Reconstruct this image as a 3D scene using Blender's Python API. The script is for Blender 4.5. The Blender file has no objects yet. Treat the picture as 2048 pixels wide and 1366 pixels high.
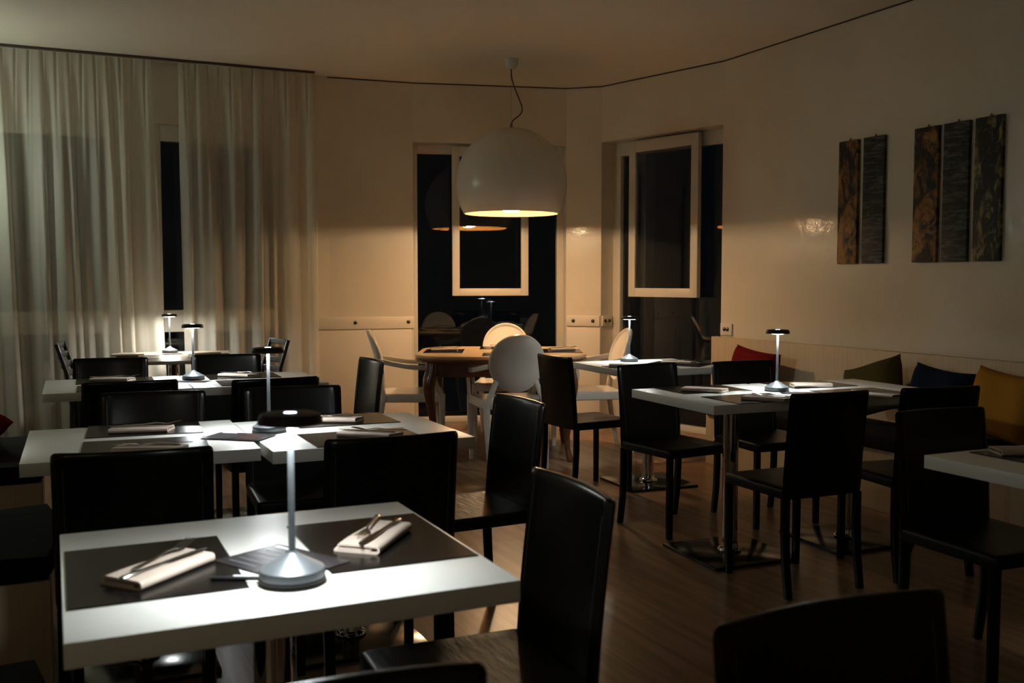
import bpy, bmesh, math, random
from mathutils import Vector, Matrix
random.seed(7)
S = bpy.context.scene
C = S.collection
R = math.radians
PI = math.pi

# ------------------------------------------------------------------ camera
cd = bpy.data.cameras.new('camera'); cam = bpy.data.objects.new('camera', cd); C.objects.link(cam)
cam.location = (0, 0, 1.275)
cam.rotation_euler = (R(90 - 3.535), 0, R(-24.8))
cd.lens = 35.0; cd.sensor_width = 36.0; cd.sensor_fit = 'HORIZONTAL'
cd.clip_start = 0.05; cd.clip_end = 60
cd.dof.use_dof = True; cd.dof.focus_distance = 5.2; cd.dof.aperture_fstop = 5.0
S.camera = cam

# ------------------------------------------------------------------ night outside, exposure
w = bpy.data.worlds.new('night'); S.world = w; w.use_nodes = True
w.node_tree.nodes['Background'].inputs[0].default_value = (0.02, 0.03, 0.04, 1)
w.node_tree.nodes['Background'].inputs[1].default_value = 0.02
vs = S.view_settings
vs.view_transform = 'Standard'; vs.look = 'None'; vs.gamma = 1.0; vs.use_curve_mapping = False
vs.exposure = 1.35
COOL = (0.91, 0.975, 0.98); WARM = (1.0, 0.72, 0.42)
E_PENDANT = 172.0      # bulb of the big dome pendant
E_TABLE = 56.0        # diffuser of a table lamp
E_FILL = 4.0        # added fill globe, unseen behind the camera
E_ASSUMED_GLOBE = 8.0        # assumed opal globe by the curtains, unseen, outside the picture on the left

# ------------------------------------------------------------------ materials
def mat(name, col, rough=.5, metal=0., spec=.5, bump=None, emit=None, var=None, coat=0., wood=None, trans=None):
    m = bpy.data.materials.new(name); m.use_nodes = True
    nt = m.node_tree; b = nt.nodes['Principled BSDF']
    b.inputs['Base Color'].default_value = (*col, 1)
    b.inputs['Roughness'].default_value = rough; b.inputs['Metallic'].default_value = metal
    b.inputs['Specular IOR Level'].default_value = spec
    b.inputs['Coat Weight'].default_value = coat
    tc = nt.nodes.new('ShaderNodeTexCoord')
    if emit:
        b.inputs['Emission Color'].default_value = (*emit[0], 1); b.inputs['Emission Strength'].default_value = emit[1]
    if var:   # (second colour, scale xyz, low, high, detail)
        c2, sc, lo, hi = var
        mp = nt.nodes.new('ShaderNodeMapping'); mp.inputs['Scale'].default_value = sc
        n = nt.nodes.new('ShaderNodeTexNoise'); n.inputs['Scale'].default_value = 1; n.inputs['Detail'].default_value = 8
        r = nt.nodes.new('ShaderNodeValToRGB')
        r.color_ramp.elements[0].position = lo; r.color_ramp.elements[0].color = (*col, 1)
        r.color_ramp.elements[1].position = hi; r.color_ramp.elements[1].color = (*c2, 1)
        nt.links.new(tc.outputs['Object'], mp.inputs[0]); nt.links.new(mp.outputs[0], n.inputs[0])
        nt.links.new(n.outputs['Fac'], r.inputs[0]); nt.links.new(r.outputs[0], b.inputs['Base Color'])
    if bump:  # (scale xyz, strength, distance)
        sc, st, di = bump
        mp = nt.nodes.new('ShaderNodeMapping'); mp.inputs['Scale'].default_value = sc
        n = nt.nodes.new('ShaderNodeTexNoise'); n.inputs['Scale'].default_value = 1; n.inputs['Detail'].default_value = 6
        bp = nt.nodes.new('ShaderNodeBump'); bp.inputs['Strength'].default_value = st; bp.inputs['Distance'].default_value = di
        nt.links.new(tc.outputs['Object'], mp.inputs[0]); nt.links.new(mp.outputs[0], n.inputs[0])
        nt.links.new(n.outputs['Fac'], bp.inputs['Height']); nt.links.new(bp.outputs[0], b.inputs['Normal'])
    return m

M = {}
M['wall'] = mat('plaster', (.66, .60, .49), .36, spec=.45, var=((.72, .66, .55), (1.6, 1.6, 1.6), .35, .65), bump=((10, 10, 10), .22, .012))
def glaze(m, wgt, rough):
    b = m.node_tree.nodes['Principled BSDF']; b.inputs['Coat Weight'].default_value = wgt; b.inputs['Coat Roughness'].default_value = rough
    l = b.inputs['Normal'].links[0]; m.node_tree.links.new(l.from_socket, b.inputs['Coat Normal'])
glaze(M['wall'], .35, .10)
M['ceiling'] = mat('ceiling_paint', (.70, .64, .53), .7, var=((.75, .69, .58), (.8, .8, .8), .3, .7))
M['panel'] = mat('painted_panel', (.72, .66, .56), .45, bump=((4, 4, 4), .08, .01))
M['frame'] = mat('window_frame', (.62, .58, .50), .4)
M['gap'] = mat('shadow_gap', (.07, .05, .035), .8)
M['leather'] = mat('black_leather', (.0045, .004, .0036), .22, spec=.27, bump=((9, 9, 9), .05, .01))
M['seatleather'] = mat('black_seat_leather', (.006, .005, .0042), .40, spec=.20, bump=((14, 46, 20), .4, .005))
M['thread'] = mat('seam', (.03, .028, .025), .35)
M['laminate'] = mat('white_laminate', (.80, .80, .75), .34, spec=.4, bump=((3, 90, 3), .05, .001))
M['paletop'] = mat('pale_top', (.34, .31, .25), .35)
M['chrome'] = mat('chrome', (.72, .72, .72), .08, 1.)
M['plate'] = mat('dark_polished_plate', (.050, .048, .046), .17, .85)
M['alu'] = mat('brushed_aluminium', (.12, .132, .142), .44, .42)
M['lampblack'] = mat('lamp_black', (.013, .013, .014), .55, spec=.4)
M['rubber'] = mat('rubber', (.012, .012, .013), .7)
M['led'] = mat('led_diffuser', (.9, .9, .9), .5, emit=(COOL, E_TABLE))
M['ledbright'] = mat('led_diffuser_bright', (.9, .9, .9), .5, emit=((1., .97, .88), E_TABLE * 2.8))
M['ledfront'] = mat('led_diffuser_front', (.9, .9, .9), .5, emit=(COOL, E_TABLE * 1.35))
M['touch'] = mat('touch_light', (.9, .9, .9), .5, emit=((.75, .87, 1.), 3.2))
M['mat'] = mat('dark_leatherette', (.0075, .0064, .0056), .22, spec=.2, bump=((70, 70, 70), .12, .002))
M['napkin'] = mat('beige_napkin', (.56, .455, .38), .85, spec=.2, bump=((400, 400, 400), .3, .001))
M['steel'] = mat('cutlery_steel', (.42, .40, .37), .2, 1.)
M['flyer'] = mat('dark_print', (.022, .02, .024), .22, var=((.07, .06, .065), (9, 30, 9), .4, .75))
M['printgrey'] = mat('grey_print', (.085, .085, .095), .3)
M['printorange'] = mat('orange_print', (.16, .05, .016), .3)
M['printwhite'] = mat('white_print', (.75, .75, .78), .3)
M['plastic'] = mat('white_plastic', (.72, .67, .59), .16, spec=.5)
M['walnut'] = mat('varnished_walnut', (.085, .032, .013), .22, var=((.16, .065, .026), (2.2, 14, 14), .3, .75), coat=.4)
M['maple'] = mat('pale_veneer', (.58, .38, .20), .3, var=((.66, .46, .26), (2, 18, 8), .3, .7), coat=.2)
M['oak'] = mat('pale_oak', (.46, .36, .235), .5, var=((.53, .43, .29), (60, 60, 2.2), .3, .7))
M['cushion'] = mat('black_cloth', (.006, .006, .0065), .9, spec=.12, bump=((25, 25, 25), .25, .01))
M['red'] = mat('red_cloth', (.15, .005, .006), .9, spec=.08, bump=((90, 90, 90), .2, .004))
M['olive'] = mat('olive_cloth', (.080, .060, .017), .9, spec=.08, bump=((90, 90, 90), .2, .004))
M['navy'] = mat('navy_cloth', (.006, .014, .030), .9, spec=.08, bump=((90, 90, 90), .2, .004))
M['mustard'] = mat('mustard_cloth', (.36, .165, .022), .9, spec=.08, bump=((90, 90, 90), .2, .004))
M['domewhite'] = mat('white_lacquer', (.66, .62, .55), .26, spec=.5)
M['gold'] = mat('gold_leaf', (.92, .66, .32), .34, .5)
M['bulb'] = mat('opal_bulb', (.9, .9, .9), .5, emit=(WARM, E_PENDANT))
M['globe'] = mat('assumed_opal_globe', (.9, .9, .9), .5, emit=((.88, 1.0, .86), E_ASSUMED_GLOBE))  # glow of the assumed globe left of the picture
M['globefill'] = mat('opal_globe_fill', (.9, .9, .9), .5, emit=((1., .92, .74), E_FILL))
M['cord'] = mat('red_brown_cord', (.12, .030, .018), .7)
M['wire'] = mat('steel_wire', (.25, .23, .2), .3, .9)
M['darkmetal'] = mat('grey_metal', (.06, .065, .075), .3, .8)
M['bolt'] = mat('bolt_steel', (.10, .085, .065), .3, .8)
def board(name, base, c2, sc, thr, c3, sc3, thr3):
    """blotchy paint: two layers of scraped patches over a dark ground"""
    m = mat(name, base, .55); nt = m.node_tree; b = nt.nodes['Principled BSDF']; L = nt.links.new
    tc = nt.nodes.new('ShaderNodeTexCoord'); prev = None
    for col, s_, th in ((c2, sc, thr), (c3, sc3, thr3)):
        mp = nt.nodes.new('ShaderNodeMapping'); mp.inputs['Scale'].default_value = s_
        n = nt.nodes.new('ShaderNodeTexNoise'); n.inputs['Scale'].default_value = 1; n.inputs['Detail'].default_value = 12; n.inputs['Roughness'].default_value = .68; n.inputs['Distortion'].default_value = .6
        r = nt.nodes.new('ShaderNodeValToRGB'); r.color_ramp.elements[0].position = th; r.color_ramp.elements[1].position = th + .12
        mx = nt.nodes.new('ShaderNodeMixRGB'); mx.inputs[1].default_value = (*base, 1); mx.inputs[2].default_value = (*col, 1)
        L(tc.outputs['Object'], mp.inputs[0]); L(mp.outputs[0], n.inputs[0]); L(n.outputs['Fac'], r.inputs[0]); L(r.outputs[0], mx.inputs[0])
        if prev: L(prev.outputs[0], mx.inputs[1])
        prev = mx
    L(prev.outputs[0], b.inputs['Base Color']); return m
M['rust1'] = board('rust_paint', (.009, .007, .006), (.36, .18, .042), (1, 11, 5), .45, (.11, .035, .012), (3, 17, 17), .55)
M['rust2'] = board('rust_paint_dark', (.009, .007, .006), (.34, .165, .040), (2, 10, 6.5), .46, (.12, .038, .012), (5, 20, 15), .54)
M['black1'] = board('black_paint', (.010, .012, .012), (.085, .09, .085), (1, 7, 46), .48, (.20, .20, .195), (4, 18, 14), .60)
M['black2'] = board('black_paint_streaked', (.010, .012, .012), (.085, .095, .082), (2, 8, 40), .47, (.22, .23, .18), (3, 20, 34), .60)
M['black3'] = board('black_ochre_paint', (.012, .014, .013), (.36, .31, .12), (1, 16, 6), .52, (.14, .155, .135), (5, 22, 17), .55)

def curtain_mat():
    m = bpy.data.materials.new('cream_voile'); m.use_nodes = True; nt = m.node_tree; nt.nodes.clear()
    o = nt.nodes.new('ShaderNodeOutputMaterial'); d = nt.nodes.new('ShaderNodeBsdfDiffuse'); t = nt.nodes.new('ShaderNodeBsdfTranslucent')
    tr = nt.nodes.new('ShaderNodeBsdfTransparent'); a = nt.nodes.new('ShaderNodeMixShader'); b = nt.nodes.new('ShaderNodeMixShader')
    d.inputs[0].default_value = (.74, .70, .60, 1); t.inputs[0].default_value = (.74, .70, .60, 1)
    a.inputs[0].default_value = .25; b.inputs[0].default_value = .36
    L = nt.links.new; L(d.outputs[0], a.inputs[1]); L(t.outputs[0], a.inputs[2]); L(a.outputs[0], b.inputs[1]); L(tr.outputs[0], b.inputs[2]); L(b.outputs[0], o.inputs[0])
    return m
M['curtain'] = curtain_mat()

def glass_mat():
    m = bpy.data.materials.new('window_glass'); m.use_nodes = True; nt = m.node_tree; nt.nodes.clear()
    o = nt.nodes.new('ShaderNodeOutputMaterial'); g = nt.nodes.new('ShaderNodeBsdfGlossy'); tr = nt.nodes.new('ShaderNodeBsdfTransparent')
    mx = nt.nodes.new('ShaderNodeMixShader'); f = nt.nodes.new('ShaderNodeFresnel')
    f.inputs[0].default_value = 1.6; g.inputs['Roughness'].default_value = 0.0; g.inputs[0].default_value = (.9, .95, 1, 1); tr.inputs[0].default_value = (.8, .85, .85, 1)
    L = nt.links.new; L(f.outputs[0], mx.inputs[0]); L(tr.outputs[0], mx.inputs[1]); L(g.outputs[0], mx.inputs[2]); L(mx.outputs[0], o.inputs[0])
    return m
M['glass'] = glass_mat()

def floor_mat():
    m = bpy.data.materials.new('laminate_planks'); m.use_nodes = True; nt = m.node_tree; b = nt.nodes['Principled BSDF']; L = nt.links.new
    tc = nt.nodes.new('ShaderNodeTexCoord'); mp = nt.nodes.new('ShaderNodeMapping'); mp.inputs['Rotation'].default_value = (0, 0, R(90))
    br = nt.nodes.new('ShaderNodeTexBrick'); br.inputs['Scale'].default_value = 1.0
    br.inputs['Brick Width'].default_value = 1.25; br.inputs['Row Height'].default_value = .19; br.inputs['Mortar Size'].default_value = .0015
    br.inputs['Color1'].default_value = (.25, .145, .080, 1); br.inputs['Color2'].default_value = (.31, .185, .105, 1); br.inputs['Mortar'].default_value = (.12, .06, .03, 1)
    mp2 = nt.nodes.new('ShaderNodeMapping'); mp2.inputs['Scale'].default_value = (22, 1.6, 4)
    n = nt.nodes.new('ShaderNodeTexNoise'); n.inputs['Scale'].default_value = 1; n.inputs['Detail'].default_value = 8
    rp = nt.nodes.new('ShaderNodeValToRGB'); rp.color_ramp.elements[0].color = (.5, .48, .46, 1); rp.color_ramp.elements[1].color = (1.2, 1.2, 1.2, 1)
    rp.color_ramp.elements[0].position = .3; rp.color_ramp.elements[1].position = .7
    mu = nt.nodes.new('ShaderNodeMixRGB'); mu.blend_type = 'MULTIPLY'; mu.inputs[0].default_value = 1
    L(tc.outputs['Object'], mp.inputs[0]); L(mp.outputs[0], br.inputs[0]); L(tc.outputs['Object'], mp2.inputs[0]); L(mp2.outputs[0], n.inputs[0])
    L(n.outputs['Fac'], rp.inputs[0]); L(br.outputs['Color'], mu.inputs[1]); L(rp.outputs[0], mu.inputs[2]); L(mu.outputs[0], b.inputs['Base Color'])
    b.inputs['Roughness'].default_value = .31; b.inputs['Specular IOR Level'].default_value = .45
    return m
M['floor'] = floor_mat()

# ------------------------------------------------------------------ mesh helpers
def obj(name, bm, m, parent=None, angle=35, recalc=True):
    if recalc: bmesh.ops.recalc_face_normals(bm, faces=bm.faces)
    me = bpy.data.meshes.new(name); bm.to_mesh(me); bm.free()
    me.materials.append(M[m] if isinstance(m, str) else m)
    me.shade_smooth()
    me.set_sharp_from_angle(angle=R(angle))
    o = bpy.data.objects.new(name, me); C.objects.link(o)
    if parent: o.parent = parent
    return o
def tag(o, label=None, cat=None, group=None, kind=None):
    if label: o['label'] = label
    if cat: o['category'] = cat
    if group: o['group'] = group
    if kind: o['kind'] = kind
    return o
def thing(name, label, cat, loc=(0, 0, 0), rz=0, group=None):
    o = bpy.data.objects.new(name, None); C.objects.link(o); o.empty_display_size = .1
    o.location = loc; o.rotation_euler = (0, 0, rz)
    return tag(o, label, cat, group)
def struct(o):
    o['kind'] = 'structure'; return o
def kids(o): return [c for c in bpy.data.objects if c.parent == o]
def dup(root, loc, rz, label, group=None):
    def cp(o, par):
        c = o.copy(); C.objects.link(c); c.parent = par
        for k in kids(o): cp(k, c)
        return c
    r = cp(root, None); r.location = loc; r.rotation_euler = (0, 0, rz)
    r['label'] = label
    if group: r['group'] = group
    return r
class Maker:
    """first call of a kind places the original, later calls place copies"""
    def __init__(s, build): s.build = build; s.proto = None
    def __call__(s, loc, rz, label, group=None):
        if s.proto is None:
            s.proto = s.build(); o = s.proto; o.location = loc; o.rotation_euler = (0, 0, rz); o['label'] = label
            if group: o['group'] = group
            return o
        return dup(s.proto, loc, rz, label, group)

def bm_new(): return bmesh.new()
def box(bm, c, s, bev=0, seg=2, rot=None):
    b = bmesh.new(); bmesh.ops.create_cube(b, size=1)
    for v in b.verts: v.co = Vector((v.co.x * s[0], v.co.y * s[1], v.co.z * s[2]))
    if bev: bmesh.ops.bevel(b, geom=list(b.edges), offset=bev, segments=seg, affect='EDGES', profile=.5)
    T = Matrix.Translation(Vector(c))
    if rot is not None: T = T @ rot
    b.transform(T); merge(bm, b); return bm
def merge(bm, b):
    me = bpy.data.meshes.new('tmp'); b.to_mesh(me); b.free(); bm.from_mesh(me); bpy.data.meshes.remove(me)
def loft(bm, loops, closed=True, cap=True, ring=False):
    rows = [[bm.verts.new(p) for p in l] for l in loops]
    n = len(rows[0]); k = len(rows)
    for i in range(k if ring else k - 1):
        a, b = rows[i], rows[(i + 1) % k]
        for j in range(n if closed else n - 1):
            bm.faces.new((a[j], a[(j + 1) % n], b[(j + 1) % n], b[j]))
    if cap and closed and not ring:
        bm.faces.new(rows[0]); bm.faces.new(list(reversed(rows[-1])))
    return bm
def lathe(bm, prof, n=32, c=(0, 0, 0), cap=True):
    loops = [[(c[0] + r * math.cos(2 * PI * j / n), c[1] + r * math.sin(2 * PI * j / n), c[2] + z) for j in range(n)] for r, z in prof]
    return loft(bm, loops, True, cap)
def frames(pts):
    P = [Vector(p) for p in pts]; out = []
    up = None
    for i, p in enumerate(P):
        t = (P[min(i + 1, len(P) - 1)] - P[max(i - 1, 0)]).normalized()
        if up is None:
            up = Vector((0, 0, 1)) if abs(t.z) < .9 else Vector((0, 1, 0))
        x = t.cross(up)
        if x.length < 1e-6: x = t.cross(Vector((1, 0, 0)))
        x.normalize(); y = x.cross(t).normalized(); up = y
        out.append((p, x, y))
    return out
def tube(bm, pts, rad, n=10, sq=False, ry=None):
    """round (or square) tube; rad may be a list; ry second radius"""
    k = len(pts); rad = rad if isinstance(rad, (list, tuple)) else [rad] * k
    ry = rad if ry is None else (ry if isinstance(ry, (list, tuple)) else [ry] * k)
    loops = []
    for (p, x, y), r, q in zip(frames(pts), rad, ry):
        l = []
        for j in range(n):
            a = 2 * PI * (j + .5) / n; ca, sa = math.cos(a), math.sin(a)
            if sq:
                e = .28; ca = math.copysign(abs(ca) ** e, ca); sa = math.copysign(abs(sa) ** e, sa)
            l.append(p + x * r * ca + y * q * sa)
        loops.append(l)
    return loft(bm, loops)
def bez(p0, p1, p2, p3, n=10):
    P = [Vector(p) for p in (p0, p1, p2, p3)]
    return [P[0] * (1 - t) ** 3 + P[1] * 3 * t * (1 - t) ** 2 + P[2] * 3 * t * t * (1 - t) + P[3] * t ** 3 for t in [i / n for i in range(n + 1)]]

# ------------------------------------------------------------------ room shell
CEIL = 2.98
PATH = [(-3.2, 8.35), (2.15, 8.35), (2.88, 8.285), (4.21, 7.95), (4.45, 7.74), (4.80, 6.45), (4.80, -3.0)]
class Seg:
    def __init__(s, a, b):
        s.a = Vector((a[0], a[1], 0)); s.b = Vector((b[0], b[1], 0)); s.L = (s.b - s.a).length
        s.d = (s.b - s.a).normalized(); s.n = Vector((s.d.y, -s.d.x, 0))       # n points into the room
    def p(s, t, dep, z): v = s.a + s.d * t - s.n * dep; return Vector((v.x, v.y, z))   # dep > 0 goes into the wall
    def rot(s): return Matrix.Rotation(math.atan2(s.d.y, s.d.x), 4, 'Z')
    def box(s, bm, t0, t1, d0, d1, z0, z1, bev=0):
        return box(bm, s.p((t0 + t1) / 2, (d0 + d1) / 2, (z0 + z1) / 2), (t1 - t0, abs(d1 - d0), z1 - z0), bev, 2, s.rot())
SB = Seg(PATH[0], PATH[1]); SK = Seg(PATH[1], PATH[2]); SW1 = Seg(PATH[2], PATH[3]); SP = Seg(PATH[3], PATH[4]); SW2 = Seg(PATH[4], PATH[5]); SR = Seg(PATH[5], PATH[6])
TH = .22
def prism(bm, pts, z0, z1):
    return loft(bm, [[(x, y, z0) for x, y in pts], [(x, y, z1) for x, y in pts]])
def out(s, t, dep=TH): v = s.p(t, dep, 0); return (v.x, v.y)

# back wall with the two curtained windows let into it
W4 = (2.78, 3.70); W3 = (3.92, 4.96); WZ = 2.50     # along SB (x = t - 3.2)
bm = bm_new()
for a, b in ((0, W4[0]), (W4[1], W3[0]), (W3[1], SB.L)): SB.box(bm, a, b, 0, TH, 0, CEIL)
for a, b in (W4, W3): SB.box(bm, a, b, 0, TH, WZ, CEIL)
prism(bm, [(2.15, 8.35), (2.88, 8.285), out(SW1, 0), (2.15, 8.35 + TH)], 0, CEIL)
SW1.box(bm, 0, SW1.L, 0, TH, 2.47, CEIL)
struct(obj('wall_back', bm, 'wall'))
bm = bm_new()
prism(bm, [PATH[3], PATH[4], out(SW2, 0), (4.62, 8.16), out(SW1, SW1.L)], 0, CEIL)
SW2.box(bm, 0, SW2.L, 0, TH, 2.49, CEIL)
struct(obj('wall_corner', bm, 'wall'))
bm = bm_new(); prism(bm, [PATH[5], PATH[6], (5.02, -3.0), (5.02, 6.51)], 0, CEIL)
struct(obj('wall_right', bm, 'wall'))
bm = bm_new(); box(bm, (-3.31, 2.7, CEIL / 2), (.22, 11.6, CEIL)); struct(obj('wall_left', bm, 'wall'))
bm = bm_new(); box(bm, (.9, -3.11, CEIL / 2), (8.3, .22, CEIL)); struct(obj('wall_front', bm, 'wall'))
bm = bm_new(); box(bm, (.9, 2.8, -.05), (8.7, 12.2, .1)); struct(obj('floor', bm, 'floor'))
bm = bm_new(); box(bm, (.9, 2.8, CEIL + .05), (8.7, 12.2, .1)); struct(obj('ceiling', bm, 'ceiling'))
# dark joint where the walls meet the ceiling
bm = bm_new()
for s in (SK, SW1, SP, SW2, SR): s.box(bm, -.003, s.L + .003, -.004, .0, CEIL - .010, CEIL - .001)
struct(obj('trim_1', bm, 'gap'))

def bolts(seg, tr, ts, dep, z):
    for t in ts:
        b = bm_new(); c = seg.p(t, dep, z)
        prof = [(.0, .012), (.009, .011), (.015, .006), (.016, 0)]
        rot = Matrix.Translation(c) @ seg.rot() @ Matrix.Rotation(R(90), 4, 'X')
        q = bmesh.new(); lathe(q, prof[::-1], 14); q.transform(rot); merge(b, q)
        obj('bolt', b, 'bolt', tr)
# bolted rail and the panel under it, left of window 1
bm = bm_new()
SK.box(bm, -.15, SK.L, -.016, .0, .853, .955, .003); tr = struct(obj('trim_2', bm, 'panel'))
bolts(SK, tr, (.215, .68), -.016, .91)
bm = bm_new(); SK.box(bm, -.17, SK.L - .02, -.008, .0, .0, .845, .002); struct(obj('trim_3', bm, 'panel'))
bm = bm_new(); SP.box(bm, .012, SP.L - .008, -.016, .0, .862, .955, .003); tr = struct(obj('trim_4', bm, 'panel'))
bolts(SP, tr, (.07, .25), -.016, .91)
bm = bm_new(); SP.box(bm, .012, SP.L - .004, -.008, .0, .0, .85, .002); struct(obj('trim_5', bm, 'panel'))
bm = bm_new(); SR.box(bm, .012, .155, -.014, .0, .842, .935, .003); tr = struct(obj('trim_6', bm, 'panel'))
bolts(SR, tr, (.065, .105), -.014, .89)

bm = bm_new(); SW2.box(bm, .0, .012, .012, .135, .862, .955, .003); tr = struct(obj('trim_7', bm, 'panel'))
for dp in (.045, .10):
    b = bm_new(); q = bmesh.new(); lathe(q, [(.016, 0), (.015, .006), (.009, .011), (.001, .012)], 14)
    q.transform(Matrix.Translation(SW2.p(.012, dp, .91)) @ SW2.rot() @ Matrix.Rotation(R(90), 4, 'Y')); merge(b, q); obj('bolt', b, 'bolt', tr)

# ------------------------------------------------------------------ windows
def face_room(b, q, seg):
    f = b.faces.new(q); f.normal_update()
    if f.normal.dot(seg.n) < 0: f.normal_flip()
def window(idx, seg, t0, t1, z1, rec, jl, jr, head, sash=None, rail=None):
    o = bpy.data.objects.new('window_%d' % idx, None); C.objects.link(o); struct(o)
    b = bm_new()
    seg.box(b, t0, t0 + jl, rec - .04, rec + .03, .0, z1, .004); seg.box(b, t1 - jr, t1, rec - .04, rec + .03, .0, z1, .004)
    seg.box(b, t0 + jl, t1 - jr, rec - .04, rec + .03, z1 - head, z1, .004); seg.box(b, t0 + jl, t1 - jr, rec - .06, rec + .03, .0, .05, .004)
    if rail: seg.box(b, t0 + jl, t1 - jr, rec - .045, rec + .03, rail[0], rail[1], .004)
    obj('window_frame', b, 'frame', o)
    b2 = bm_new(); q = [b2.verts.new(seg.p(t, rec, z)) for t, z in ((t0 + jl, .03), (t1 - jr, .03), (t1 - jr, z1 - head), (t0 + jl, z1 - head))]; face_room(b2, q, seg)
    obj('pane', b2, 'glass', o, recalc=False)
    if sash:
        s0, s1, sz0, sz1, sd, wd = sash
        b = bm_new()
        seg.box(b, s0, s0 + wd, sd, sd + .045, sz0, sz1, .003); seg.box(b, s1 - wd, s1, sd, sd + .045, sz0, sz1, .003)
        seg.box(b, s0 + wd, s1 - wd, sd + .001, sd + .044, sz0, sz0 + wd, .003); seg.box(b, s0 + wd, s1 - wd, sd + .001, sd + .044, sz1 - wd * 1.3, sz1, .003)
        so = obj('sash', b, 'frame', o)
        b = bm_new(); q = [b.verts.new(seg.p(t, sd + .02, z)) for t, z in ((s0 + wd, sz0 + wd), (s1 - wd, sz0 + wd), (s1 - wd, sz1 - wd), (s0 + wd, sz1 - wd))]; face_room(b, q, seg)
        obj('sash_pane', b, 'glass', so, recalc=False)
    return o
window(1, SW1, .0, SW1.L, 2.47, .14, .045, .06, .085, sash=(.345, 1.03, 1.135, 2.445, .02, .065))
window(2, SW2, .0, SW2.L, 2.49, .19, .09, .06, .12, sash=(.275, 1.04, 1.13, 2.47, .06, .075))
window(3, SB, W3[0], W3[1], WZ, .05, .09, .07, .13, rail=(.86, 1.035))
window(4, SB, W4[0], W4[1], WZ, .05, .07, .09, .13, rail=(.86, 1.035))

# ------------------------------------------------------------------ curtains
def curtain(x0, x1, label, seed, flare):
    rnd = random.Random(seed); n = int((x1 - x0) * 150); m = 26
    pl = (x1 - x0) / round((x1 - x0) / .088)
    am = [rnd.uniform(.65, 1.25) for _ in range(80)]; ph = [rnd.uniform(-.25, .25) for _ in range(80)]
    b = bm_new(); rows = []
    for i in range(m + 1):
        v = i / m; z = CEIL - .022 - v * (CEIL - .022 - .015)
        row = []
        for j in range(n + 1):
            u = j / n; x = x0 + u * (x1 - x0); k = (x - x0) / pl; ki = int(k); f = k - ki
            op = min(1, (v / .34)) ** .7
            # near the heading: flat cloth with narrow creases; below: pleats merge into wider uneven folds
            crease = .034 * math.exp(-((f - .5) / .07) ** 2)
            warp = .9 * math.sin(2 * PI * k / 5.3 + seed) + .5 * math.sin(2 * PI * k / 2.9 + 2 * seed)
            q = k / 2.35 + .22 * warp + .25 * v * math.sin(2 * PI * k / 7.1 + 3 * seed)
            wide = math.cos(2 * PI * q); wide = math.copysign(abs(wide) ** .75, wide)
            fold = .046 * am[int(q) % 80] * wide + .015 * math.cos(2 * PI * (f - .5)) * am[ki] + .012 * math.sin(2 * PI * k / 5.1 + seed)
            y = (1 - op) * crease - op * fold
            xx = x + op * .020 * math.sin(2 * PI * q + 1.1) + flare * v * v * u * .055
            if flare: y -= .13 * v * v * max(0, (u - .90) / .10) ** 1.5
            row.append(b.verts.new((xx, 8.19 + y, z)))
        rows.append(row)
    for i in range(m):
        for j in range(n): b.faces.new((rows[i][j], rows[i][j + 1], rows[i + 1][j + 1], rows[i + 1][j]))
    o = obj('curtain', b, 'curtain', angle=180)
    hb = bm_new(); loft(hb, [[(x0 + (x1 - x0) * j / 40, 8.186 - .001, z) for j in range(41)] for z in (CEIL - .02, CEIL - .055)], closed=False)
    return tag(o, label, 'curtain', 'cream curtains on the ceiling track'), hb
c1, hb = curtain(-1.75, .735, 'cream pleated curtain at the left picture edge, left of the dark gap', 1, 1); hb.free()
c2, hb = curtain(.935, 1.985, 'cream pleated curtain right of the dark window gap, behind the small bare table', 5, 0); hb.free()
bm = bm_new(); box(bm, (.1, 8.19, CEIL - .009), (3.8, .03, .016), .003)
tag(obj('curtain_track', bm, 'gap'), 'thin dark curtain track on the ceiling above both cream curtains', 'curtain track')

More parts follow.
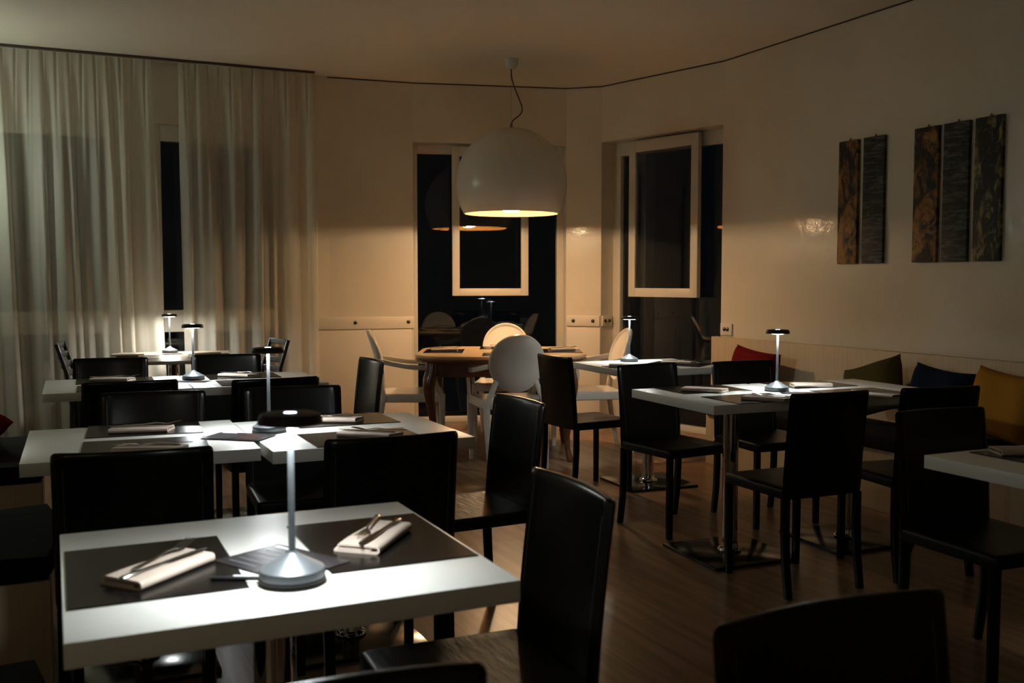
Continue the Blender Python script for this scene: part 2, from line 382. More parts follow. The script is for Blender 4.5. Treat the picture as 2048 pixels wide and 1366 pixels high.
# ------------------------------------------------------------------ pendant
U = Vector((math.cos(R(24.8)), -math.sin(R(24.8)), 0)); V = Vector((math.sin(R(24.8)), math.cos(R(24.8)), 0))
def uv(u, v, z=0): p = U * u + V * v; return Vector((p.x, p.y, z))
TURN = R(-24.8)
def make_pendant(p):
    t = thing('pendant_lamp', 'big white dome pendant lamp with gold inside, hanging over the oval table', 'lamp', p, TURN)
    Rr = .435; zc = 2.02; a0 = math.asin(-.23 / Rr)
    prof = [(Rr * math.cos(a), zc + Rr * math.sin(a)) for a in [a0 + (PI / 2 - .02 - a0) * i / 40 for i in range(41)]]
    inn = [(r * (Rr - .008) / Rr, zc + (z - zc) * (Rr - .008) / Rr) for r, z in prof]
    inn[0] = (prof[0][0] - .008, prof[0][1])
    b = bm_new(); lathe(b, [inn[0]] + prof, 72, cap=False); b.faces.new([v for v in b.verts if abs(v.co.z - prof[-1][1]) < 1e-6][:72]); obj('lamp_shade', b, 'domewhite', t)
    b = bm_new(); lathe(b, inn, 72, cap=False); tag(obj('shade_lining', b, 'gold', t), 'gold lining of the white dome')
    b = bm_new(); lathe(b, [(.001, -.019), (.04, -.018), (.062, -.011), (.070, 0), (.062, .011), (.04, .018), (.018, .020)], 28, (0, 0, 1.824)); obj('bulb', b, 'bulb', t)
    b = bm_new(); tube(b, [(0, 0, 1.850), (0, 0, 2.44)], .018, 12); obj('lamp_holder', b, 'gold', t)
    b = bm_new(); lathe(b, [(.0, 2.90), (.026, 2.905), (.045, 2.925), (.054, 2.955), (.055, CEIL)], 28); obj('canopy', b, 'domewhite', t)
    b = bm_new(); tube(b, bez((0, 0, 2.905), (-.002, 0, 2.80), (.03, 0, 2.76), (.075, 0, 2.64), 10)[:-1] + bez((.075, 0, 2.64), (.115, 0, 2.55), (.03, 0, 2.54), (.006, 0, 2.50), 10) + [Vector((.0, 0, 2.45))], .0052, 8); obj('cord', b, 'cord', t)
    b = bm_new(); tube(b, [(-.003, .004, 2.905), (-.003, .004, 2.45)], .0014, 6); obj('suspension_wire', b, 'wire', t)
    b = bm_new(); lathe(b, [(.013, 2.445), (.012, 2.475), (.006, 2.487)], 12); obj('cord_grip', b, 'wire', t)
    return t
make_pendant(uv(-.006, 7.82))
# assumed opal globe lamp, added over the far left corner (outside the picture): lights the curtain from the side
def make_added_globe(x, y, z, m, label):
    t = thing('added_globe_lamp', label, 'lamp', (x, y, 0))  # used only for the added globes, none of them in view
    b = bm_new(); lathe(b, [(.002, -.15)] + [(.15 * math.cos(a), .15 * math.sin(a)) for a in [-PI / 2 + .15 + (PI - .3) * i / 18 for i in range(19)]] + [(.02, .15)], 32, (0, 0, z)); obj('globe', b, m, t)
    b = bm_new(); tube(b, [(0, 0, z + .15), (0, 0, CEIL)], .006); obj('cord', b, 'gap', t)
    b = bm_new(); lathe(b, [(.02, CEIL - .03), (.05, CEIL - .01), (.05, CEIL)], 20); obj('canopy', b, 'domewhite', t)
make_added_globe(-.86, 7.72, 2.05, 'globe', 'assumed unseen opal globe lamp hanging by the curtains beyond the left picture edge')  # assumed lamp, added out of view to brighten the left curtain
make_added_globe(-2.0, -1.3, 2.2, 'globefill', 'added unseen fill globe hanging behind the place the picture was taken from')  # added fill light for the table and bench fronts, out of view

# ------------------------------------------------------------------ leather chair
def make_chair():
    t = thing('dining_chair', '', 'chair')
    b = bm_new()
    hw, hd = .200, .200
    # seat: rounded slab, slightly dished
    loops = []
    def rr(x, y, r, n=5):
        pts = []
        for cx, cy, a0 in ((x - r, y - r, 0), (-x + r, y - r, 90), (-x + r, -y + r, 180), (x - r, -y + r, 270)):
            for i in range(n + 1):
                a = R(a0 + 90 * i / n); pts.append((cx + r * math.cos(a), cy + r * math.sin(a)))
        return pts
    for z, ins in ((.398, .006), (.400, .001), (.405, 0), (.430, 0), (.437, .002), (.441, .007), (.4425, .014)):
        loops.append([(x, y, z) for x, y in rr(hw - ins, hd - ins, .018)])
    for ins, z in ((.05, .4405), (.12, .4385)): loops.append([(x, y, z) for x, y in rr(hw - ins, hd - ins, .018)])
    loft(b, loops); obj('seat', b, 'seatleather', t, 50)
    # backrest: concave leather panel, rolled side edges and top
    b = bm_new(); loops = []; hwb = .202
    def yc(s, z):
        k = (z - .40) / .43
        return -.192 - .055 * k ** 1.3 + .026 * s * s * (.35 + .65 * k) - .010
    def ring(z, sh, thk):
        pts = []; n = 22
        for side in (1, -1):
            for i in range(n + 1):
                s = (-1 + 2 * i / n) * side
                e = (1 - abs(s)) * hwb
                roll = .0035 * math.exp(-((e - .014) / .010) ** 2)
                th = (.0105 + roll) * thk
                if e < .010: th *= math.sqrt(max(0, 1 - ((.010 - e) / .010) ** 2)) * .97 + .03
                x = s * (hwb - sh)
                pts.append((x, yc(s, z) + th * side, z))
        return pts
    zs = [.400, .43, .47, .52, .58, .64, .70, .75, .79, .805]
    zs = [z * 1.0 if z < .75 else z + .008 for z in zs]
    for z in zs: loops.append(ring(z, 0.004 if z < .41 else 0, 1))
    for a in (25, 45, 62, 76, 88): loops.append(ring(.813 + .016 * math.sin(R(a)), .012 * (1 - math.cos(R(a))), max(.12, math.cos(R(a)) ** .6)))
    loft(b, loops); bk = obj('backrest', b, 'leather', t, 60)
    # stitched seams along both side edges, front and rear
    for sx in (-1, 1):
        for fr in (-1, 1):
            s = sx * (1 - .030 / hwb); b = bm_new()
            tube(b, [(s * hwb, yc(s, z) + fr * .0108, z) for z in [.41 + .38 * i / 16 for i in range(17)]], .0014, 6)
            obj('seam', b, 'thread', bk)
    for sx in (-1, 1):
        b = bm_new(); x = sx * (hw - .016); y = hd - .018
        tube(b, [(x, y, .402), (x, y, .2), (x, y, .0)], [.0145, .0145, .0135], 16, True); obj('leg', b, 'leather', t)
        b = bm_new()
        tube(b, [(x, -.190, .402), (x, -.190, .28), (x, -.197, .14), (x, -.218, .0)], [.0150, .0150, .0145, .0135], 16, True); obj('leg', b, 'leather', t)
    return t
chair = Maker(make_chair)
G_CH = 'black leather dining chairs'
for x, y, r, lab in (
    (.21, 3.015, -6, 'black leather chair backing toward camera, at the second table row above the front left placemat'),
    (.885, 2.965, 0, 'black leather chair backing toward camera just behind the right end of the nearest table'),
    (.326, 3.97, 172, 'black leather chair facing camera across the second table row, left one of two'),
    (.893, 3.93, 176, 'black leather chair facing camera across the second table row, behind its lamp'),
    (.316, 4.94, -2, 'black leather chair backing toward camera at the third table row, left one of two'),
    (.912, 4.80, 3, 'black leather chair backing toward camera at the third table row, right one of two'),
    (.267, 5.91, 172, 'black leather chair facing camera on the far side of the third row, left one'),
    (.92, 5.905, 174, 'black leather chair facing camera on the far side of the third row, right one'),
    (1.365, 3.385, 93, 'black leather chair seen side on at the right end of the second table row'),
    (1.40, 5.43, 92, 'black leather chair seen side on at the right end of the third table row'),
    (.80, 1.935, 88, 'tall near black leather chair side on at the right end of the nearest table'),
    (.96, .80, 179, 'close black leather chair whose back fills the bottom right corner of the picture'),
    (.25, .82, 180, 'close black leather chair at bottom centre showing only its back top edge'),
    (2.895, 4.265, 186, 'black leather chair facing camera at the left of the table with the middle right lamp'),
    (3.445, 4.215, 176, 'black leather chair facing camera in front of the red cushion'),
    (2.83, 3.30, -1, 'black leather chair backing toward camera before the middle right lamp'),
    (3.415, 3.25, -8, 'black leather chair backing toward camera in front of the navy cushion'),
    (2.77, 2.255, 177, 'black leather chair facing camera behind the white table cut by the right edge'),
    (2.94, 5.27, -87, 'black leather chair side on facing right, just right of the front white armchair'),
):
    chair((x, y, 0), R(r), lab, G_CH)

# ------------------------------------------------------------------ pedestal tables
def make_table():
    t = thing('pedestal_table', '', 'table')
    b = bm_new(); box(b, (0, 0, .73), (.69, .69, .04), .0018, 2); obj('tabletop', b, 'laminate', t)
    b = bm_new(); box(b, (0, 0, .707), (.34, .34, .006), .001); obj('mounting_plate', b, 'plate', t)
    b = bm_new(); tube(b, [(0, 0, .016), (0, 0, .704)], .036, 28); pl = obj('pole', b, 'chrome', t)
    b = bm_new(); lathe(b, [(.037, .016), (.052, .016), (.056, .022), (.052, .030), (.041, .036), (.037, .055)], 28, cap=False); obj('collar', b, 'chrome', pl)
    b = bm_new(); box(b, (0, 0, .008), (.45, .45, .016), .003); obj('base_plate', b, 'plate', t)
    return t
table = Maker(make_table)
G_T = 'white pedestal tables'
for key, x, y, r, lab in (
    ('front', .368, 1.893, 0, 'nearest white table at lower left with two dark placemats and a lamp'),
    ('row2l', .250, 3.485, -1.2, 'left white table of the second row, partly hidden by a chair back'),
    ('row2r', .938, 3.402, .5, 'right white table of the second row, its corner below the white armchairs'),
    ('row3l', .287, 5.385, -1, 'left white table of the third row, under the curtains on the left'),
    ('row3r', .956, 5.365, -1, 'right white table of the third row, right of its lamp'),
    ('win', 3.375, 5.265, -3, 'white table in front of the right window with a small lamp on it'),
    ('midl', 2.845, 3.735, -2, 'left white table of the middle right pair, near its pointed free corner'),
    ('midr', 3.516, 3.70, -3, 'right white table of the middle right pair, before the olive cushion'),
    ('edge', 2.735, 1.832, 0, 'white table cut off by the right picture edge'),
):
    o = table((x, y, 0), R(r), lab, G_T)
    sx = {'front': 1.06, 'row2l': .985, 'row2r': .98, 'row3l': .965, 'row3r': .965, 'midl': .96, 'midr': .96}.get(key)
    if sx:
        for k in kids(o):
            if k.name.startswith('tabletop'): k.scale = (sx, .99 if key == 'front' else 1, 1)

# small bare table at the curtain
t = thing('cafe_table', 'pale thin topped table standing alone before the dark gap between the curtains', 'table', (.785, 7.50, 0), R(-7))
bm = bm_new(); box(bm, (0, 0, .718), (.80, .96, .024), .003); obj('tabletop', bm, 'paletop', t)
bm = bm_new(); tube(bm, [(0, 0, .012), (0, 0, .706)], .04, 24); obj('pole', bm, 'chrome', t)
bm = bm_new(); box(bm, (0, 0, .007), (.45, .45, .014), .003); obj('base_plate', bm, 'plate', t)

# ------------------------------------------------------------------ cordless table lamps
def make_lamp():
    t = thing('table_lamp', '', 'lamp')
    b = bm_new(); lathe(b, [(.0555, 0), (.0575, .001), (.0575, .005), (.055, .006)], 48); obj('base_foot', b, 'rubber', t)
    b = bm_new(); lathe(b, [(.0555, .0058), (.0565, .007), (.0565, .018), (.0555, .0205), (.050, .0235), (.030, .0345), (.014, .0435), (.0085, .048), (.0072, .051)], 48); obj('base', b, 'alu', t, 25)
    b = bm_new(); lathe(b, [(.0062, .049), (.0058, .12), (.0055, .20), (.0052, .274)], 24); obj('stem', b, 'alu', t)
    b = bm_new(); lathe(b, [(.046, .2725), (.0545, .2725), (.0555, .274), (.0540, .284), (.0505, .2895), (.046, .291), (.0005, .2915)], 56, cap=False); obj('lamp_head', b, 'lampblack', t, 25)
    b = bm_new(); lathe(b, [(.0058, .2718), (.044, .2718), (.0455, .2724), (.0455, .2765), (.0058, .2765)], 40, cap=False); tag(obj('diffuser', b, 'led', t), 'glowing white disc under the black head')
    b = bm_new(); loft(b, [[(.011 * math.cos(2 * PI * j / 24) * k, .0085 * math.sin(2 * PI * j / 24) * k, z) for j in range(24)] for k, z in ((1, .2912), (.95, .2922), (.6, .2926))]); tag(obj('touch_button', b, 'touch', t), 'glowing touch button on top')
    return t
lamp = Maker(make_lamp)
G_L = 'cordless table lamps'
for x, y, z, lab in (
    (.368, 1.708, .7555, 'big nearest table lamp with cone base and black disc head on the front table'),
    (.671, 3.455, .752, 'second nearest table lamp, its base behind the nearest lamp head'),
    (.668, 5.45, .752, 'table lamp on the third row, in front of the lamp at the curtain gap'),
    (.795, 7.83, .73, 'farthest left table lamp glowing against the curtain gap'),
    (3.108, 3.735, .75, 'table lamp on the middle right tables, before the wooden bench back'),
    (3.375, 5.50, .75, 'small table lamp before the right window, beside the white armchair')):
    o = lamp((x, y, z), TURN, lab, G_L)
    if y > 7 or y < 2:      # these two are turned up brighter
        for k in kids(o):
            if k.name.startswith('diffuser'): k.material_slots[0].link = 'OBJECT'; k.material_slots[0].material = M['ledbright' if y > 7 else 'ledfront']

# ------------------------------------------------------------------ placemats, napkins, cutlery, flyers
def make_mat():
    b = bm_new(); box(b, (0, 0, .0015), (.375, .285, .003), .0008, 1)
    return tag(obj('placemat', b, 'mat'), '', 'placemat')
placemat = Maker(make_mat)
def make_napkin():
    th = .0021
    cl = [(.047, .0025), (.0, .0023), (-.040, .0025)]
    cl += [(-.040 - .0065 * math.sin(R(a)), .009 - .0065 * math.cos(R(a))) for a in range(20, 180, 20)]
    cl += [(-.040, .0155), (.0, .0150), (.034, .0140)]
    cl += [(.034 + .0042 * math.sin(R(a)), .0098 + .0042 * math.cos(R(a))) for a in range(30, 180, 30)]
    cl += [(.030, .0058), (-.030, .0068)]
    def nrm(i):
        a = cl[max(i - 1, 0)]; c = cl[min(i + 1, len(cl) - 1)]; dx, dz = c[0] - a[0], c[1] - a[1]; l = math.hypot(dx, dz); return -dz / l, dx / l
    outl = []
    for sgn, order in ((1, range(len(cl))), (-1, reversed(range(len(cl))))):
        for i in order:
            n = nrm(i); outl.append((cl[i][0] + sgn * th * n[0], cl[i][1] + sgn * th * n[1]))
    b = bm_new(); loops = []
    for i in range(15):
        f = i / 14; x = -.098 + .196 * f
        loops.append([(x + .010 * (yy / .05) * (1 if f > .5 else .4), yy * (1 + .03 * math.sin(5 * f)) + .0025 * math.sin(3.1 * f + 1), max(.0003, zz * (1 + .06 * math.sin(4.2 * f + yy * 30)))) for yy, zz in outl])
    loft(b, loops)
    return tag(obj('napkin', b, 'napkin', angle=50), '', 'napkin')
napkin = Maker(make_napkin)
def make_fork():
    b = bm_new()
    xs = [(-.092, .0040, .0012), (-.088, .0058, .0014), (-.06, .0050, .0014), (-.02, .0030, .0016), (.015, .0024, .0020), (.030, .0030, .0016), (.040, .0085, .0012), (.050, .0115, .0011), (.060, .0118, .0010)]
    def hz(x): return .0042 + (.0035 * math.exp(-((x - .012) / .022) ** 2)) - (.0022 * math.exp(-((x - .055) / .018) ** 2)) + max(0, x - .06) * .14
    def bar(lst, oy=0):
        loops = []
        for x, hw, ht in lst:
            z = hz(x); loops.append([(x, oy + hw * math.cos(a), z + ht * math.sin(a)) for a in [2 * PI * j / 10 for j in range(10)]])
        loft(b, loops)
    bar(xs)
    for k in (-1.5, -.5, .5, 1.5): bar([(.056, .0019, .0010), (.075, .0017, .0010), (.092, .0015, .0009), (.102, .0006, .0005)], k * .0062)
    return tag(obj('fork', b, 'steel', angle=60), '', 'fork')
fork = Maker(make_fork)
def make_knife():
    b = bm_new(); loops = []
    for x, hw, ht, z in ((-.105, .0045, .0018, .0028), (-.100, .0062, .0026, .0034), (-.06, .0056, .0026, .0036), (-.015, .0042, .0026, .0036), (-.004, .0042, .0022, .0034), (.004, .0078, .0010, .0034), (.05, .0086, .0008, .0034), (.085, .0078, .0007, .0034), (.102, .0040, .0006, .0034), (.106, .0010, .0004, .0034)):
        loops.append([(x, hw * math.cos(a), z + ht * math.sin(a)) for a in [2 * PI * j / 12 for j in range(12)]])
    loft(b, loops)
    return tag(obj('knife', b, 'steel', angle=60), '', 'knife')
knife = Maker(make_knife)

def setting(mx, my, mr, nx, ny, nr, where, nap=True, cut=True, z=.75, flip=False, mz=0):
    placemat((mx, my, z + mz), R(mr), 'dark brown placemat ' + where, 'dark brown placemats')
    if not nap: return
    zb = z + .003 + mz
    napkin((nx, ny, zb), R(nr), 'folded beige napkin on the placemat ' + where, 'folded beige napkins')
    if not cut: return
    a = R(nr); c, s = math.cos(a), math.sin(a); fl = PI if flip else 0
    zt = zb + .0180
    for mk, off, sl, nm, gr in ((fork, .022, .030, 'silver fork on the napkin ', 'silver forks'), (knife, -.014, -.004, 'silver knife on the napkin ', 'silver knives')):
        mk((nx - s * off + c * sl, ny + c * off + s * sl, zt), a + fl + R(9 if mk is fork else -3), nm + where, gr)
setting(.152, 1.890, 90, .165, 1.853, 44, 'at the left of the nearest table')
setting(.583, 1.909, 90, .577, 1.905, 53, 'at the right of the nearest table', flip=True)
setting(.285, 3.690, -4, .270, 3.640, -10, 'at the far left of the second table row')
setting(.258, 3.325, -4, .262, 3.205, -24, 'at the near left of the second table row', flip=True)
setting(.972, 3.630, 0, .935, 3.600, -25, 'at the far right of the second table row')
setting(.930, 3.205, 0, .955, 3.200, -42, 'at the near right of the second table row', flip=True)
setting(.290, 5.560, -2, .275, 5.545, -20, 'at the far left of the third table row')
setting(.935, 5.530, -2, .910, 5.500, -44, 'at the far right of the third table row')
setting(.285, 5.190, -2, 0, 0, 0, 'at the near left of the third table row', nap=False)
setting(.945, 5.190, -2, 0, 0, 0, 'at the near right of the third table row', nap=False)
setting(2.825, 3.935, -3, 2.775, 3.850, -46, 'at the far left of the middle right tables', cut=False)
setting(2.82, 3.535, -1, 2.810, 3.440, -56, 'at the near left of the middle right tables', flip=True)
setting(3.44, 3.895, -3, 3.380, 3.805, -20, 'at the far right of the middle right tables', cut=False)
setting(3.425, 3.515, -3, 3.350, 3.350, -66, 'at the near right of the middle right tables')
setting(3.205, 5.10, -3, 3.13, 5.14, -30, 'on the left of the table before the right window', cut=False)
setting(3.545, 5.19, -55, 3.545, 5.19, -48, 'on the right of the table before the right window')
setting(2.71, 2.00, 0, 2.66, 2.055, -20, 'on the table cut by the right picture edge', cut=False)
setting(.54, 7.46, 84, .48, 7.58, -20, 'at the left of the bare table by the curtains', cut=False, z=.73)
setting(1.02, 7.42, 82, 1.02, 7.52, 10, 'at the right of the bare table by the curtains', cut=False, z=.73)

def flyer(x, y, r, z, size, label):
    t = thing('flyer', label, 'flyer', (x, y, z), R(r))
    a, c = size; b = bm_new(); box(b, (0, 0, .0008), (a, c, .0014), .0003, 1); obj('sheet', b, 'flyer', t)
    rnd = random.Random(int(x * 100))
    b = bm_new(); b2 = bm_new(); b3 = bm_new()
    for i in range(5):
        yy = -c * .36 + c * .14 * i; l = a * rnd.uniform(.3, .42)
        box(b, (-a * .22, yy, .0017), (l, c * .04, .0005)); box(b2, (a * .22, yy + .004, .0017), (l * rnd.uniform(.6, 1), c * .035, .0005))
    box(b3, (-a * .30, c * .40, .0017), (a * .26, c * .06, .0005))
    obj('text_lines', b, 'printgrey', t); obj('text_lines', b2, 'printorange', t); obj('header', b3, 'printwhite', t)
    return t
flyer(.376, 1.832, -62, .753, (.205, .15), 'dark glossy flyer with printed lines under the nearest lamp')
flyer(.556, 3.375, -38, .7535, (.21, .135), 'dark flyer with orange lines on the second table row')
flyer(.640, 5.36, -30, .75, (.20, .10), 'dark flyer beside the lamp on the third table row')
flyer(3.150, 3.615, -30, .75, (.19, .10), 'dark flyer at the foot of the middle right lamp')
flyer(.795, 7.68, 10, .73, (.14, .09), 'dark card at the foot of the lamp by the curtain gap')
bm = bm_new(); tube(bm, [(-.055, 0, .0042), (-.052, 0, .0042), (.05, 0, .0042), (.056, 0, .0042)], [.002, .0042, .0042, .0015], 10); p = obj('pen', bm, 'lampblack'); p.location = (.288, 1.742, .753); p.rotation_euler = (0, 0, R(-24))
tag(p, 'black pen lying by the flyer on the nearest table', 'pen')
bm = bm_new(); box(bm, (0, 0, .0088), (.03, .005, .0008)); obj('clip', bm, 'printwhite', p)

# ------------------------------------------------------------------ oval wooden table with white armchairs
GC = uv(-.08, 7.34)
def rrect(hx, hy, r, n=8):
    pts = []
    for cx, cy, a0 in ((hx - r, hy - r, 0), (-hx + r, hy - r, 90), (-hx + r, -hy + r, 180), (hx - r, -hy + r, 270)):
        for i in range(n + 1):
            a = R(a0 + 90 * i / n); pts.append((cx + r * math.cos(a), cy + r * math.sin(a)))
    return pts
t = thing('wooden_dining_table', 'old round cornered wooden table with curved legs under the big dome lamp', 'table', GC, TURN)
bm = bm_new()
loft(bm, [[(x * k, y * k, z) for x, y in rrect(.61, .53, .26)] for k, z in ((.955, .700), (.985, .706), (.995, .716), (.985, .724), (.992, .730), (1, .738), (.997, .746), (.985, .750))])
obj('tabletop', bm, 'maple', t, 50)
bm = bm_new(); loft(bm, [[(x * k, y * k, z) for x, y in rrect(.613, .533, .26)] for k, z in ((.95, .698), (.99, .705), (1.0, .716), (.99, .725), (.96, .7255))]); obj('edge_moulding', bm, 'walnut', t, 50)
bm = bm_new(); loft(bm, [[(x, y, z) for x, y in rrect(.53, .45, .17)] for z in (.60, .70)]); obj('apron', bm, 'walnut', t, 50)
for sx in (-1, 1):
    for sy in (-1, 1):
        d = Vector((sx, sy, 0)).normalized(); c = Vector((sx * .475, sy * .395, 0)); b = bm_new()
        pr = [(.0, .695, .050), (.004, .63, .052), (.030, .57, .048), (.036, .52, .043), (.022, .42, .034), (.0, .30, .027), (-.012, .18, .022), (-.006, .09, .020), (.010, .035, .023), (.020, .012, .026), (.020, .0, .022)]
        tube(b, [c + d * o_ + Vector((0, 0, z)) for o_, z, r_ in pr], [r_ for _, _, r_ in pr], 14); obj('leg', b, 'walnut', t)

def make_armchair():
    """round backed plastic armchair, faces +Y"""
    t = thing('armchair', '', 'chair')
    b = bm_new()
    def trap(k, z, ins=0):
        pts = []
        P = [(.215, -.21), (.245, .235), (-.245, .235), (-.215, -.21)]
        for i in range(4):
            p0 = Vector(P[i - 1]); p1 = Vector(P[i]); p2 = Vector(P[(i + 1) % 4])
            a = p1 + (p0 - p1).normalized() * .05; c = p1 + (p2 - p1).normalized() * .05
            for j in range(6):
                f = j / 5; q = a * (1 - f) ** 2 + p1 * 2 * f * (1 - f) + c * f * f; pts.append((q.x * k, q.y * k, z))
        return pts
    loft(b, [trap(.97, .400), trap(.99, .403), trap(1, .41), trap(1, .452), trap(.99, .460), trap(.97, .463), trap(.9, .4625), trap(.6, .458)]); obj('seat', b, 'plastic', t, 50)
    # oval back, dished, leaning back
    b = bm_new(); oc = Vector((0, -.262, .715)); tilt = R(15); rx, rz = .192, .205
    def bp(f, a, off):
        x = rx * f * math.cos(a); h = rz * f * math.sin(a); y = .032 * (x / rx) ** 2 + off
        return Vector((x, oc.y - h * math.sin(tilt) + y * math.cos(tilt), oc.z + h * math.cos(tilt) + y * math.sin(tilt)))
    n = 40; ang = [2 * PI * j / n for j in range(n)]
    loops = [[bp(f, a, o) for a in ang] for f, o in ((.03, .004), (.45, .004), (.84, .004), (.90, .007), (.93, .014), (.97, .016), (1., .010), (1.005, .0), (1., -.012), (.96, -.016), (.5, -.012), (.03, -.012))]
    loft(b, loops); obj('backrest', b, 'plastic', t, 50)
    for sx in (-1, 1):
        # rear leg: from the lower side of the oval out to the seat corner, then down and back
        b = bm_new(); e = bp(.98, R(-42) if sx > 0 else R(222), -.004)
        tube(b, [e + Vector((-sx * .012, 0, .02)), e, Vector((sx * .175, -.215, .50)), Vector((sx * .203, -.205, .44)), Vector((sx * .203, -.215, .38)), Vector((sx * .200, -.245, .18)), Vector((sx * .195, -.285, .0))], [.014, .016, .018, .021, .021, .018, .014], 14, True); obj('leg', b, 'plastic', t)
        b = bm_new(); tube(b, [(sx * .228, .212, .46), (sx * .228, .212, .38), (sx * .224, .214, .2), (sx * .220, .214, .0)], [.022, .022, .018, .014], 14, True); obj('leg', b, 'plastic', t)
        # arm: from the oval forward, then down to the front of the seat
        b = bm_new(); s0 = bp(.99, R(-8) if sx > 0 else R(188), .0)
        pts = bez(s0, s0 + Vector((sx * .03, .06, -.012)), (sx * .262, -.02, .650), (sx * .262, .08, .652), 8)[:-1] + bez((sx * .262, .08, .652), (sx * .262, .155, .654), (sx * .262, .165, .645), (sx * .258, .150, .60), 5)[:-1] + bez((sx * .258, .150, .60), (sx * .252, .14, .54), (sx * .246, .185, .52), (sx * .236, .205, .452), 6)
        tube(b, pts, [.012] * len(pts), 14, True, ry=[.017] * len(pts)); obj('arm', b, 'plastic', t)
    return t
armchair = Maker(make_armchair)
G_A = 'white round backed armchairs'
for u, v_, r, lab in ((-.74, 7.30, -83, 'white plastic armchair seen side on at the left of the wooden table'),
                      (-.06, 8.02, 178, 'white plastic armchair behind the wooden table with a lamp reflection on its back'),
                      (-.025, 6.90, 14, 'white plastic armchair in front of the wooden table, round back toward camera'),
                      (.572, 7.44, 100, 'white plastic armchair at the right of the wooden table, behind the window lamp')):
    armchair(uv(u, v_), TURN + R(r), lab, G_A)

def gset(u, v_, r, nr, where):
    p = uv(u, v_); setting(p.x, p.y, math.degrees(TURN) + r, p.x, p.y, math.degrees(TURN) + nr, where)
gset(-.50, 7.34, 90, 10, 'at the left end of the old wooden table')
gset(.37, 7.36, 90, 20, 'at the right end of the old wooden table')
gset(-.06, 7.68, 0, 5, 'on the far side of the old wooden table')
gset(-.02, 6.99, 0, -8, 'on the near side of the old wooden table')

# ------------------------------------------------------------------ metal ladder-back chairs at the curtain table
def make_ladder():
    t = thing('slat_back_chair', '', 'chair')
    b = bm_new(); box(b, (0, 0, .44), (.40, .40, .022), .006); obj('seat', b, 'darkmetal', t)
    for sx in (-1, 1):
        b = bm_new(); tube(b, [(sx * .19, -.225, 0), (sx * .19, -.195, .25), (sx * .19, -.19, .44), (sx * .19, -.215, .65), (sx * .19, -.275, .85)], .012, 12, True); obj('leg', b, 'darkmetal', t)
        b = bm_new(); tube(b, [(sx * .19, .19, 0), (sx * .19, .185, .44)], .012, 12, True); obj('leg', b, 'darkmetal', t)
    for z, y in ((.83, -.268), (.765, -.247), (.70, -.228), (.635, -.212), (.57, -.202)):
        b = bm_new(); tube(b, [(x, y - .035 * (1 - (x / .19) ** 2), z) for x in (-.19, -.13, -.06, 0, .06, .13, .19)], .006, 12, True, ry=.021); obj('back_slat', b, 'darkmetal', t)
    return t
ladder = Maker(make_ladder)
ladder((.315, 7.38, 0), R(-97), 'grey metal slat back chair at the left end of the curtain table', 'grey metal slat back chairs')
ladder((1.215, 7.20, 0), R(97), 'grey metal slat back chair at the right end of the curtain table', 'grey metal slat back chairs')

# ------------------------------------------------------------------ benches
def bench_block(x0, x1, y0, y1, label):
    t = thing('bench', label, 'bench', ((x0 + x1) / 2, (y0 + y1) / 2, 0), 0, 'short wooden benches along the left')
    wx, wy = x1 - x0, y1 - y0
    b = bm_new(); box(b, (0, 0, .185), (wx - .03, wy - .03, .37), .003); obj('base', b, 'oak', t)
    b = bm_new(); q = bmesh.new(); bmesh.ops.create_cube(q, size=1); bmesh.ops.subdivide_edges(q, edges=q.edges[:], cuts=7, use_grid_fill=True)
    for v in q.verts:
        x, y, z = v.co.x * 2, v.co.y * 2, v.co.z * 2
        e = max(abs(x), abs(y)) ** 6
        k = 1 - .012 * (z * z); r = .5 * (1 - .025 * (abs(x * y)) ** 12)
        v.co = Vector((x * wx * r * k, y * wy * r * k, .412 + z * (.046 if z > 0 else .042) * (1 - .16 * e * abs(z)) + (.006 * math.sin(9 * x + 4 * y) * (z > .5))))
    merge(b, q); obj('seat_cushion', b, 'cushion', t, 50)
    return t
bench_block(-1.35, -.045, 4.86, 5.86, 'pale wooden bench with black cushion at the left end of the third row')
bench_block(-1.35, -.01, 3.25, 4.02, 'pale wooden bench with thick black cushion at the left end of the second row')
bench_block(-1.35, -.03, 1.52, 2.37, 'pale wooden bench with black cushion in the bottom left corner')
t = thing('bench', 'long pale wooden bench with panelled back along the right wall', 'bench', (4.4, 2, 0))
bm = bm_new(); box(bm, (.23, 1.15, .421), (.06, 6.3, .842), .003); obj('backrest', bm, 'oak', t)
bm = bm_new(); box(bm, (-.04, .85, .17), (.47, 5.7, .34), .003); obj('base', bm, 'oak', t)
bm = bm_new(); box(bm, (-.05, .85, .380), (.49, 5.7, .08), .018, 4); obj('seat_cushion', bm, 'cushion', t)

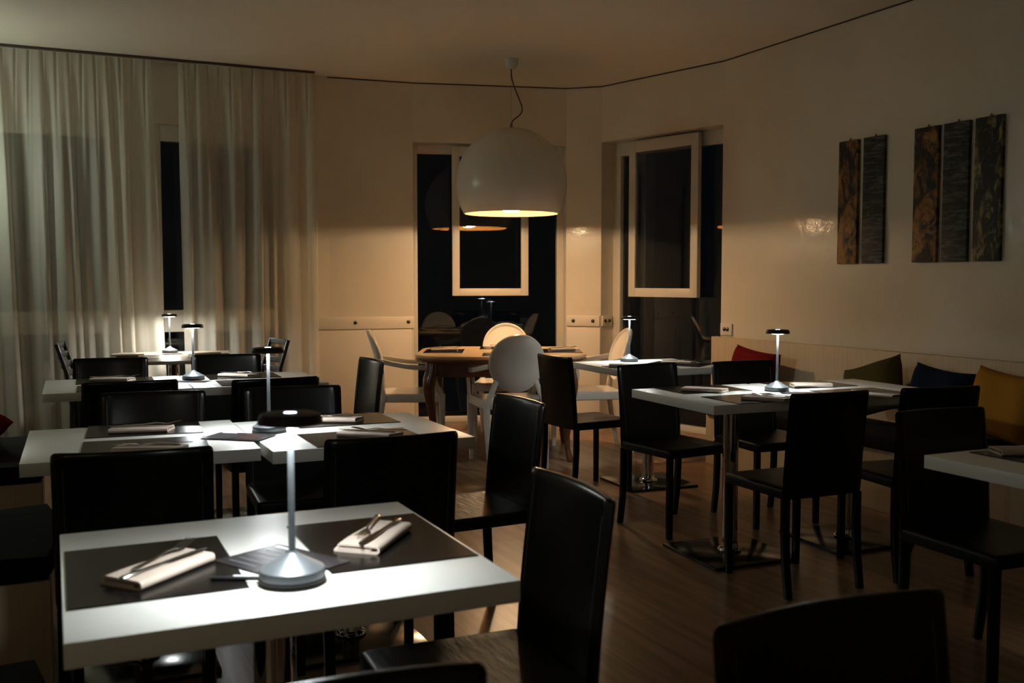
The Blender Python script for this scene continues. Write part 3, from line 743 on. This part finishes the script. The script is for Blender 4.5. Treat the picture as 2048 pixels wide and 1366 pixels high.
def pillow(name, m, loc, size, rz, lean, roll, label, thick=.075):
    b = bm_new(); n = 18; hx, hz = size[0] / 2, size[1] / 2
    for side in (1, -1):
        rows = []
        for i in range(n + 1):
            row = []
            for j in range(n + 1):
                a, c = -1 + 2 * i / n, -1 + 2 * j / n
                pin = 1 - .09 * (1 - a * a) * abs(c) ** 3; pin2 = 1 - .09 * (1 - c * c) * abs(a) ** 3
                th = thick * ((1 - a ** 4) * (1 - c ** 4)) ** .55 * (1 + .10 * math.sin(4 * a + 2 * c + loc[1]) * (1 - a * a))
                row.append(b.verts.new((a * hx * pin2, side * (th + .002), c * hz * pin)))
            rows.append(row)
        for i in range(n):
            for j in range(n): b.faces.new((rows[i][j], rows[i + 1][j], rows[i + 1][j + 1], rows[i][j + 1]))
    bmesh.ops.remove_doubles(b, verts=b.verts, dist=.0045)
    b.transform(Matrix.Rotation(rz, 4, 'Z') @ Matrix.Rotation(R(lean), 4, 'X') @ Matrix.Rotation(R(roll), 4, 'Y'))
    o = obj(name, b, m, angle=60); o.location = loc
    return tag(o, label, 'cushion', 'throw cushions on the benches')
# local +Y of a cushion is its thickness; rz=90 turns it to face the room from the right wall
pillow('throw_cushion', 'red', (4.44, 5.60, .622), (.49, .35), R(-90), -14, 5, 'red throw cushion on the right bench behind a chair')
pillow('throw_cushion', 'olive', (4.44, 4.47, .628), (.44, .33), R(-90), -14, -18, 'olive green throw cushion tilted against the right bench back')
pillow('throw_cushion', 'navy', (4.45, 4.00, .615), (.41, .36), R(-90), -14, 5, 'dark navy throw cushion between the olive and the mustard ones')
pillow('throw_cushion', 'mustard', (4.43, 3.56, .625), (.43, .37), R(-90), -16, 6, 'mustard yellow throw cushion at the right picture edge')
pillow('throw_cushion', 'red', (-.43, 5.42, .555), (.42, .40), R(10), 76, 4, 'red throw cushion lying on the left bench at the picture edge')

# ------------------------------------------------------------------ painted boards on the right wall
for y0, y1, m, lab in ((5.155, 4.984, 'rust1', 'narrow rust and black painted board, leftmost on the right wall'),
                       (4.935, 4.758, 'black1', 'narrow black painted board, second from the left'),
                       (4.516, 4.335, 'rust2', 'narrow rust and black painted board, first of the group of three'),
                       (4.297, 4.118, 'black2', 'narrow black painted board in the middle of the group of three'),
                       (4.078, 3.897, 'black3', 'narrow black and ochre painted board, rightmost on the wall')):
    b = bm_new(); box(b, (0, 0, 0), (.024, y0 - y1, .806), .002)
    o = obj('painted_board', b, m); o.location = (4.788, (y0 + y1) / 2, 1.785)
    tag(o, lab, 'wall art', 'narrow painted boards')
    b = bm_new(); tube(b, [(.006, -.012, .40), (.006, 0, .418), (.006, .012, .40)], .003, 6); obj('hanger', b, 'bolt', o)
